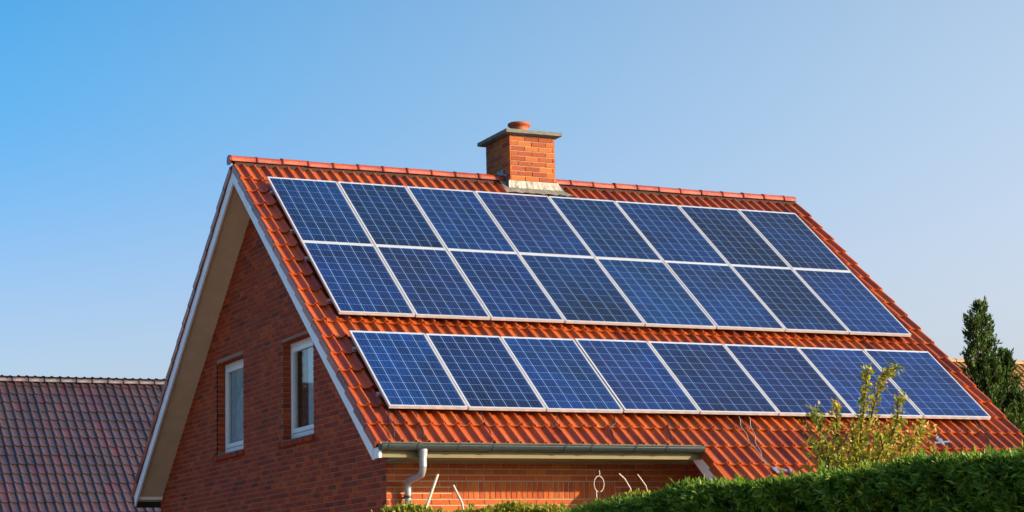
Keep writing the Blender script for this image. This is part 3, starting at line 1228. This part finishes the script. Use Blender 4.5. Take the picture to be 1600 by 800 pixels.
def bracket(x, s, kind):
    root = empty('metal_bracket', roofp(x, s, -.105))
    ax = (EX, UPS, NRM)
    def piece(name, dx, ds, dh, half, ang):
        c, s_ = math.cos(ang), math.sin(ang)
        a = EX * c + UPS * s_; b = -EX * s_ + UPS * c
        q = MB(); q.frame_box(roofp(x + dx, s + ds, -.088 + dh), (a, b, NRM), half)
        q.build(name, M['blue_grey'], root)
    if kind == 0:
        piece('plate', 0, 0, 0, (.045, .055, .004), .2)
        piece('arm', .10, .03, .012, (.06, .018, .006), -.5)
        piece('lug', .15, .05, .02, (.02, .03, .014), -.3)
    else:
        piece('plate', 0, 0, .005, (.028, .075, .005), -.25)
        piece('arm', 0, .02, .012, (.13, .014, .005), .12)
        piece('lug', -.03, -.08, .02, (.022, .018, .014), .3)
    return root
tag(bracket(4.43, 6.40, 0), 'blue-grey metal bracket at the cable end just above the hedge', 'bracket', 'metal brackets lying on the tiles')
tag(bracket(7.106, 5.796, 1), 'cross-shaped blue-grey metal bracket on the tiles near the far verge', 'bracket', 'metal brackets lying on the tiles')

# ------------------------------------------------------------------ leaf clouds
def leaves(P, D, length, width, rng_, curl=.25):
    """P points, D directions (unit) -> quads (kite shapes) as arrays"""
    n = len(P)
    L = length * rng_.uniform(.6, 1.3, n)[:, None]
    W = width * rng_.uniform(.7, 1.3, n)[:, None]
    R = rng_.normal(size=(n, 3))
    A = np.cross(D, R); A /= np.linalg.norm(A, axis=1)[:, None] + 1e-9
    B = np.cross(D, A)
    v0 = P
    v1 = P + D * L * .45 + A * W * .5 + B * W * curl
    v2 = P + D * L
    v3 = P + D * L * .45 - A * W * .5 + B * W * curl
    V = np.stack([v0, v1, v2, v3], 1).reshape(-1, 3)
    F = np.arange(4 * n).reshape(-1, 4)
    return V, F


def resample(path, step):
    path = np.asarray(path, float)
    d = np.r_[0, np.cumsum(np.linalg.norm(np.diff(path[:, :2], axis=0), axis=1))]
    t = np.linspace(0, d[-1], max(2, int(d[-1] / step)))
    return np.stack([np.interp(t, d, path[:, k]) for k in range(3)], 1), d[-1]


def hedge(name, label, path, width, leafmat, n_top, n_face, llen, lwid, low, flip=1, drop=.07):
    """path: near upper edge of the hedge; the body lies on the flip side of it"""
    P, Ltot = resample(path, .12)
    P[:, 2] -= drop
    T = np.gradient(P[:, :2], axis=0)
    T /= np.linalg.norm(T, axis=1)[:, None]
    Nn = np.stack([-T[:, 1], T[:, 0]], 1) * flip           # towards the body
    root = empty(name, (P[:, 0].mean() + Nn[:, 0].mean() * width / 2, P[:, 1].mean() + Nn[:, 1].mean() * width / 2, 0))
    # core
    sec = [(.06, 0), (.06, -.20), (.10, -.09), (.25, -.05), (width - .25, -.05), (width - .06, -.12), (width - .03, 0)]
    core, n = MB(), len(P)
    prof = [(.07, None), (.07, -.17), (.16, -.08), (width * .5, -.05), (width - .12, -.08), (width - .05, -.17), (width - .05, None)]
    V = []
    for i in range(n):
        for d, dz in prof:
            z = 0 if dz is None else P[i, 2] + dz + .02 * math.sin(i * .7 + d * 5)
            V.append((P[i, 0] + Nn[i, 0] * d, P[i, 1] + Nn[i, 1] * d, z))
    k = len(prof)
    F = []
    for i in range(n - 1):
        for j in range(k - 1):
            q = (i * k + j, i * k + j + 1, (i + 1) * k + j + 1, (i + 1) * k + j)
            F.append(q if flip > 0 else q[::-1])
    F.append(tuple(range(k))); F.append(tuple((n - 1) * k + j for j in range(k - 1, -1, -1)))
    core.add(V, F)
    core.build('dark_core', M['hedge_core'], root)  # solid filler body; inner shade is put into its dark colour
    # sprays
    def sample(m):
        t = rng.uniform(0, n - 1.001, m)
        i = t.astype(int); f = (t - i)[:, None]
        p = P[i] * (1 - f) + P[i + 1] * f
        nn_ = Nn[i]
        return p, nn_, t
    pts, dirs = [], []
    # near face
    p, nn_, t = sample(n_face)
    h = rng.uniform(0, 1, n_face) ** 1.6 * low
    bulge = .05 * np.sin(t * .55) + .07 * np.sin(t * 1.3 + h * 11) + .06 * np.sin(h * 23 + t * 2.9)
    off = rng.normal(.03, .045, n_face) + bulge * .6 + np.where(h < .08, (.08 - h) * .8, 0)
    p = p.copy(); p[:, :2] += nn_ * off[:, None]; p[:, 2] -= h
    d = np.stack([-nn_[:, 0], -nn_[:, 1], np.full(n_face, -.15)], 1) + rng.normal(0, .55, (n_face, 3))
    gap = np.sin(p[:, 1] * 13 + p[:, 2] * 9) * np.sin(p[:, 2] * 31 - p[:, 1] * 7) + .6 * np.sin(p[:, 1] * 37 + p[:, 2] * 23 + p[:, 0] * 11)
    keep = (gap > -.55) | (rng.uniform(0, 1, n_face) < .22)
    pts.append(p[keep]); dirs.append(d[keep])
    # top
    p, nn_, t = sample(n_top)
    w = rng.uniform(0, 1, n_top) ** 1.25 * width
    p = p.copy(); p[:, :2] += nn_ * w[:, None]
    p[:, 2] += -.02 + rng.normal(0, .018, n_top) + .018 * np.sin(t * .8) + .014 * np.sin(t * 2.1 + w * 6) - np.where(w < .06, (.06 - w) * .6, 0)
    d = np.stack([-nn_[:, 0] * .3, -nn_[:, 1] * .3, np.full(n_top, .55)], 1) + rng.normal(0, .5, (n_top, 3))
    pts.append(p); dirs.append(d)
    # ragged shoots standing out of the top
    ns = max(60, n_top // 40)
    p0, nn_, t = sample(ns)
    w0 = rng.uniform(0, 1, ns) * width * .6
    hh = rng.gamma(2.0, .014, ns)
    for q in range(ns):
        m2 = 10
        f = np.linspace(0, 1, m2)
        lean = rng.normal(0, .25, 2)
        pp = np.stack([p0[q, 0] + nn_[q, 0] * w0[q] + lean[0] * hh[q] * f, p0[q, 1] + nn_[q, 1] * w0[q] + lean[1] * hh[q] * f, p0[q, 2] - .03 + hh[q] * f], 1)
        pts.append(pp + rng.normal(0, .004, pp.shape))
        dirs.append(np.tile([lean[0], lean[1], 1.0], (m2, 1)) + rng.normal(0, .45, (m2, 3)))
    # far face, thin
    m_ = n_face // 4
    p, nn_, t = sample(m_)
    p = p.copy(); p[:, :2] += nn_ * (width - .02); p[:, 2] -= rng.uniform(0, 1, m_) * 1.6
    d = np.stack([nn_[:, 0], nn_[:, 1], np.full(m_, .1)], 1) + rng.normal(0, .5, (m_, 3))
    pts.append(p); dirs.append(d)
    # lower near face
    p, nn_, t = sample(m_)
    p = p.copy(); p[:, :2] += nn_ * .04; p[:, 2] -= low + rng.uniform(0, 1, m_) * 1.2
    d = np.stack([-nn_[:, 0], -nn_[:, 1], np.full(m_, -.1)], 1) + rng.normal(0, .5, (m_, 3))
    pts.append(p); dirs.append(d)
    Pp = np.concatenate(pts); D = np.concatenate(dirs)
    D /= np.linalg.norm(D, axis=1)[:, None]
    # every spray: three narrow fronds fanning out of one point
    VV, FF, base = [], [], 0
    for a in range(3):
        d = D + rng.normal(0, .33, D.shape); d /= np.linalg.norm(d, axis=1)[:, None]
        V, F = leaves(Pp + D * llen * .15 * a, d, llen, lwid, rng)
        VV.append(V); FF.append(F + base); base += len(V)
    o = big_mesh('foliage', np.concatenate(VV), np.concatenate(FF), leafmat, root)
    tag(root, label, 'hedge')
    return root


H1 = [(-0.53, -16.75, 2.42), (-0.692, -16.194, 2.42), (-0.795, -15.92, 2.421), (-0.843, -15.564, 2.435), (-0.906, -15.092, 2.478), (-0.93, -14.517, 2.469),
      (-1.04, -14.011, 2.443), (-1.083, -13.65, 2.428), (-1.192, -13.374, 2.43), (-1.331, -12.974, 2.443), (-1.406, -12.6, 2.437),
      (-1.461, -12.343, 2.402), (-1.512, -11.975, 2.37), (-1.526, -11.515, 2.351), (-1.596, -11.139, 2.32), (-1.673, -10.753, 2.254)]
H2 = [(-1.82, -8.25, 2.40), (-1.735, -8.303, 2.52), (-1.663, -8.343, 2.556), (-1.525, -8.407, 2.546), (-1.227, -8.539, 2.495), (-1.031, -8.636, 2.511),
      (-0.737, -8.78, 2.535), (-0.441, -8.917, 2.517), (-0.243, -9.007, 2.495), (0.0, -9.132, 2.542), (0.169, -9.224, 2.602), (0.392, -9.326, 2.585),
      (0.615, -9.424, 2.541), (0.889, -9.543, 2.48)]
hedge('conifer_hedge', 'dark green clipped conifer hedge running along the bottom edge', H1, .75, M['hedge_leaf'], 15000, 24000, .056, .016, .55, -1, .075)
hedge('leafy_hedge', 'yellow-green sunlit hedge below the gutter and soldier course', H2, .7, M['yellow_leaf'], 9000, 9000, .045, .016, .45, 1, .095)

# autumn shrub behind the dark hedge
SH = [[(-0.17, -12.953, 2.383), (-0.032, -12.896, 2.691), (0.077, -12.885, 2.869), (0.09, -12.958, 3.039), (0.046, -13.103, 3.132), (0.019, -13.288, 3.158)], [(-0.042, -12.806, 2.392), (-0.101, -13.027, 2.81), (-0.194, -13.208, 3.007), (-0.244, -13.329, 3.143)], [(-0.43, -13.106, 2.374), (-0.46, -13.103, 2.671), (-0.436, -12.99, 2.83), (-0.366, -12.846, 2.91)], [(-0.145, -12.804, 2.392), (-0.124, -12.763, 2.701), (-0.154, -12.8, 2.874), (-0.225, -12.918, 2.949)], [(0.019, -12.98, 2.382), (-0.019, -13.207, 2.667), (-0.049, -13.345, 2.783), (-0.056, -13.374, 2.908), (0.031, -13.311, 2.971)], [(-0.067, -13.244, 2.366), (0.134, -13.243, 2.622), (0.284, -13.144, 2.74), (0.374, -13.052, 2.815)], [(0.023, -12.798, 2.48), (-0.049, -12.807, 2.698), (-0.101, -12.931, 2.819)], [(-0.114, -13.101, 2.46), (-0.12, -13.27, 2.618), (-0.171, -13.298, 2.764)], [(-0.315, -13.021, 2.464), (-0.342, -12.847, 2.627), (-0.313, -12.717, 2.703)], [(0.245, -12.894, 2.453), (0.217, -13.017, 2.575), (0.143, -13.186, 2.67)]]
shrub = empty('leafy_shrub', (-.05, -13.0, 0))
tag(shrub, 'yellow-orange leafy shrub with tall shoots rising above the dark hedge', 'shrub')
st = MB()
root_pt = np.array([-.05, -13.0, 0.0])
LP, LD = [], []
for bi, b in enumerate(SH):
    b = [np.array(q) for q in b]
    lowpt = b[0]
    pts = [root_pt, root_pt * .4 + np.array([lowpt[0], lowpt[1], 1.4]) * .6, *b]
    rr = np.linspace(.016, .003, len(pts)).tolist()
    st.tube(pts, rr, 6)
    for i in range(len(b) - 1):
        L = np.linalg.norm(b[i + 1] - b[i])
        dens = 420 if bi < 2 else 330
        m_ = int(L * dens) + 4
        for _ in range(m_):
            t = random.random()
            p = b[i] * (1 - t) + b[i + 1] * t + rng.normal(0, .017, 3)
            ax = (b[i + 1] - b[i]) / L
            d = rng.normal(0, 1, 3); d -= ax * (d @ ax); d /= np.linalg.norm(d)
            d = d * .8 + ax * .6
            LP.append(p); LD.append(d / np.linalg.norm(d))
# low bushy filling
for _ in range(1700):
    p = np.array([rng.uniform(-.46, .34), rng.uniform(-13.3, -12.75), 0])
    top = 2.72 + .10 * math.sin(p[0] * 9) + .05 * math.sin(p[0] * 23)
    p[2] = 2.42 + (top - 2.42) * rng.uniform(0, 1) ** 1.4
    d = rng.normal(0, .7, 3) + np.array([0, 0, .5])
    LP.append(p); LD.append(d / np.linalg.norm(d))
st.build('stems', M['bark'], shrub)
V, F = leaves(np.array(LP), np.array(LD), .036, .021, rng)
big_mesh('foliage', V, F, M['shrub_leaf'], shrub)

# conifer at the far verge
def conifer(name, label, base, leaders, h_low, mat, n_br):
    root = empty(name, base)
    tag(root, label, 'tree')
    tr = MB()
    LP, LD = [], []
    for (dx, dy, top, rmax, seed) in leaders:
        r2 = np.random.default_rng(seed)
        bx, by = base[0] + dx, base[1] + dy
        path = [(base[0], base[1], 0), (base[0] + dx * .5, base[1] + dy * .5, top * .25), (bx, by, top * .55), (bx, by, top - .03)]
        tr.tube(path, [.12, .10, .06, .008], 8)
        nb = int(n_br * rmax)
        for _ in range(nb):
            t = r2.uniform(0, 1) ** .8
            z = h_low + (top - .12 - h_low) * t
            a = r2.uniform(0, 2 * math.pi)
            reach = rmax * ((1 - t) ** .7 * .85 + .13) * r2.uniform(.5, 1.25)
            rise = reach * r2.uniform(.7, 1.5) + .06
            p0 = np.array([bx, by, z])
            p1 = p0 + np.array([math.cos(a) * reach, math.sin(a) * reach, rise])
            if p1[2] > top: p1[2] = top - r2.uniform(0, .1)
            ax = (p1 - p0) / (np.linalg.norm(p1 - p0) + 1e-6)
            m_ = 22 + int(reach * 60)
            for q in range(m_):
                f = 1 - r2.uniform(0, .8) ** 1.4
                p = p0 * (1 - f) + p1 * f + r2.normal(0, .016 + .022 * reach, 3)
                d = ax + r2.normal(0, .45, 3) + np.array([0, 0, .25])
                LP.append(p); LD.append(d / np.linalg.norm(d))
            if r2.random() < .4:
                tr.tube([p0, p0 * .4 + p1 * .6 + np.array([0, 0, -.03]), p1], [.016, .010, .003], 5, False)
    tr.build('trunk', M['bark'], root)
    V, F = leaves(np.array(LP), np.array(LD), .085, .030, rng)
    big_mesh('crown', V, F, mat, root)
    return root


conifer('conifer_tree', 'dark conifer with pointed twin tops standing behind the far verge', (16.35, 6.0, 0),
        [(-.14, 0, 7.06, .50, 1), (-.42, -.1, 6.80, .50, 2), (.10, .1, 6.62, .50, 3), (.26, -.1, 6.10, .55, 4), (.62, 0, 5.10, .70, 5), (-.25, -.2, 5.9, .75, 6), (.95, .2, 4.55, .75, 7), (.2, -.4, 5.3, .6, 8)],
        2.2, M['tree_leaf'], 400)

# ------------------------------------------------------------------ garden stakes in front of the wall
def stake(pts, r, label, mat):
    mb = MB(); mb.tube(pts, r, 8)
    o = mb.build('garden_stake', M[mat]); tag(o, label, 'stake', 'garden stakes below the eaves')
stake([(-1.05, -5.2, 0), (-.017, -5.2, 2.652), (.111, -5.2, 2.973)], .015, 'long pale stake leaning across the wall beside the downpipe', 'stake')
stake([(.45, -5.2, 0), (.43, -5.2, 2.3), (.379, -5.2, 2.677), (.282, -5.2, 2.862)], .013, 'short bent white stake beside the long leaning stake', 'white_plastic')
stake([(2.50, -5.2, 0), (2.46, -5.2, 2.4), (2.366, -5.2, 2.829), (2.30, -5.2, 2.932), (2.232, -5.2, 2.987)], .008, 'curved white stake to the right of the wire hoop', 'white_plastic')
stake([(2.72, -5.2, 0), (2.68, -5.2, 2.4), (2.557, -5.2, 2.857), (2.459, -5.2, 2.981)], .007, 'white stake nearest the wing bargeboard, tip bent over', 'white_plastic')
mb = MB()
hoop = [(1.985 + .06 * math.cos(a), -5.2, 2.875 + .085 * math.sin(a)) for a in np.linspace(-1.3, 4.5, 22)]
mb.tube(hoop, .006, 6)
mb.tube([(1.992, -5.2, 2.955), (1.998, -5.2, 2.99), (1.992, -5.2, 3.02)], .006, 6)
mb.tube([(1.95, -5.2, 2.80), (1.96, -5.2, 1.2), (1.96, -5.2, 0)], .008, 6)
tag(mb.build('wire_hoop', M['white_plastic']), 'pale wire hoop on a rod in front of the wall', 'hoop')

# ------------------------------------------------------------------ neighbouring houses
def gable_house(name, label, x0, x1, yr, zr, half, theta, tw, tc, tmat, wallmat, roll, show, ridge_step, knob):
    ct, st_ = math.cos(theta), math.sin(theta)
    root = empty(name, ((x0 + x1) / 2, yr, 0))
    tag(root, label, 'house')
    Lr = half / ct
    ze = zr - half * st_ / ct
    w = MB()
    w.prism([(x0 + .3, yr - half + .5, 0), (x0 + .3, yr + half - .5, 0), (x0 + .3, yr + half - .5, ze + .3), (x0 + .3, yr, zr - .25), (x0 + .3, yr - half + .5, ze + .3)], (x1 - x0 - .6, 0, 0))
    w.build('wall', wallmat, root)
    rf_ = empty('roof', ((x0 + x1) / 2, yr, ze), root)
    dk = MB()
    for sg in (-1, 1):
        P = [(x0, yr, zr - .07), (x0, yr + sg * half, ze - .07), (x0, yr + sg * half, ze - .14), (x0, yr, zr - .14)]
        dk.prism(P, (x1 - x0, 0, 0))
    dk.build('roof_deck', M['dark'], rf_)
    v, f, s_ = tile_shape(tw, tc, roll=roll, lift=.034)
    me = tile_mesh('tile', v, f, s_, tmat)
    R = Matrix(((1, 0, 0), (0, ct, -st_), (0, st_, ct)))
    Rb = Matrix(((-1, 0, 0), (0, -1, 0), (0, 0, 1))) @ R
    n_r = int(Lr / tc) + 1
    n_c = int((x1 - x0) / tw)
    shown, rest, back = [], [], []
    for r_ in range(n_r):
        d = Lr - r_ * tc
        if d < .12: continue
        yk = min(1.0, (d - .02) / (tc + .05))
        for c in range(n_c):
            x = x0 + c * tw
            p = np.array([x, yr - d * ct, zr - d * st_]) + np.array([0, -st_, ct]) * -.03
            u, vv_, z = proj(p)
            j = (rng.normal(0, .006), rng.normal(0, .003), yk)
            edge = 362 - (vv_ - 278) * .30
            if show and -12 < u < edge + 5 and vv_ < 812: shown.append((z, p, *j))
            else: rest.append((p, *j))
            if sum((1,)) and r_ % 1 == 0:
                q = p.copy(); q[1] = 2 * yr - q[1]; q[0] += tw
                back.append((q, *j))
    shown.sort(key=lambda q: q[0])
    for z, p, yaw, dz, yk in shown[:300]:
        inst('tile', me, rf_, p + np.array([0, -st_, ct]) * dz, (R.to_4x4() @ Matrix.Rotation(yaw, 4, 'Z')).to_euler(), (1, yk, 1))
    rest += [q[1:] for q in shown[300:]]
    V, F = tile_batch(rest, v, f, R)
    V2, F2 = tile_batch(back, v, f, Rb)
    tag(big_mesh('roof_tiles', np.concatenate([V, V2]), np.concatenate([F, F2 + len(V)]), tmat, rf_), kind='stuff')
    rv_, rf2 = ridge_shape(ridge_step, .095)
    rm = raw_mesh('ridge_tile', rv_, rf2, tmat, True)
    x = x0
    while x < x1:
        u, vv_, _ = proj((x, yr, zr))
        inst('ridge_tile', rm, rf_, (x, yr, zr - .02), (0, random.gauss(0, .006), 0), (1, 1.0, knob))
        x += ridge_step
    return root


gable_house('neighbour_house', 'neighbouring house with plum-coloured tiled roof beside the gable', -17.0, 9.0, 22.0, 6.93, 5.4, math.radians(40), .19, .34, M['dark_tile'], M['brick'], .032, True, .37, 1.0)  # unseen left stretch lengthened so the panes reflect dark roof
gable_house('distant_house', 'far house with ochre tiled roof behind the conifer', 30.0, 52.0, 35.0, 9.90, 6.0, math.radians(38), .26, .36, M['ochre_tile'], M['brick'], .05, False, .45, 1.0)
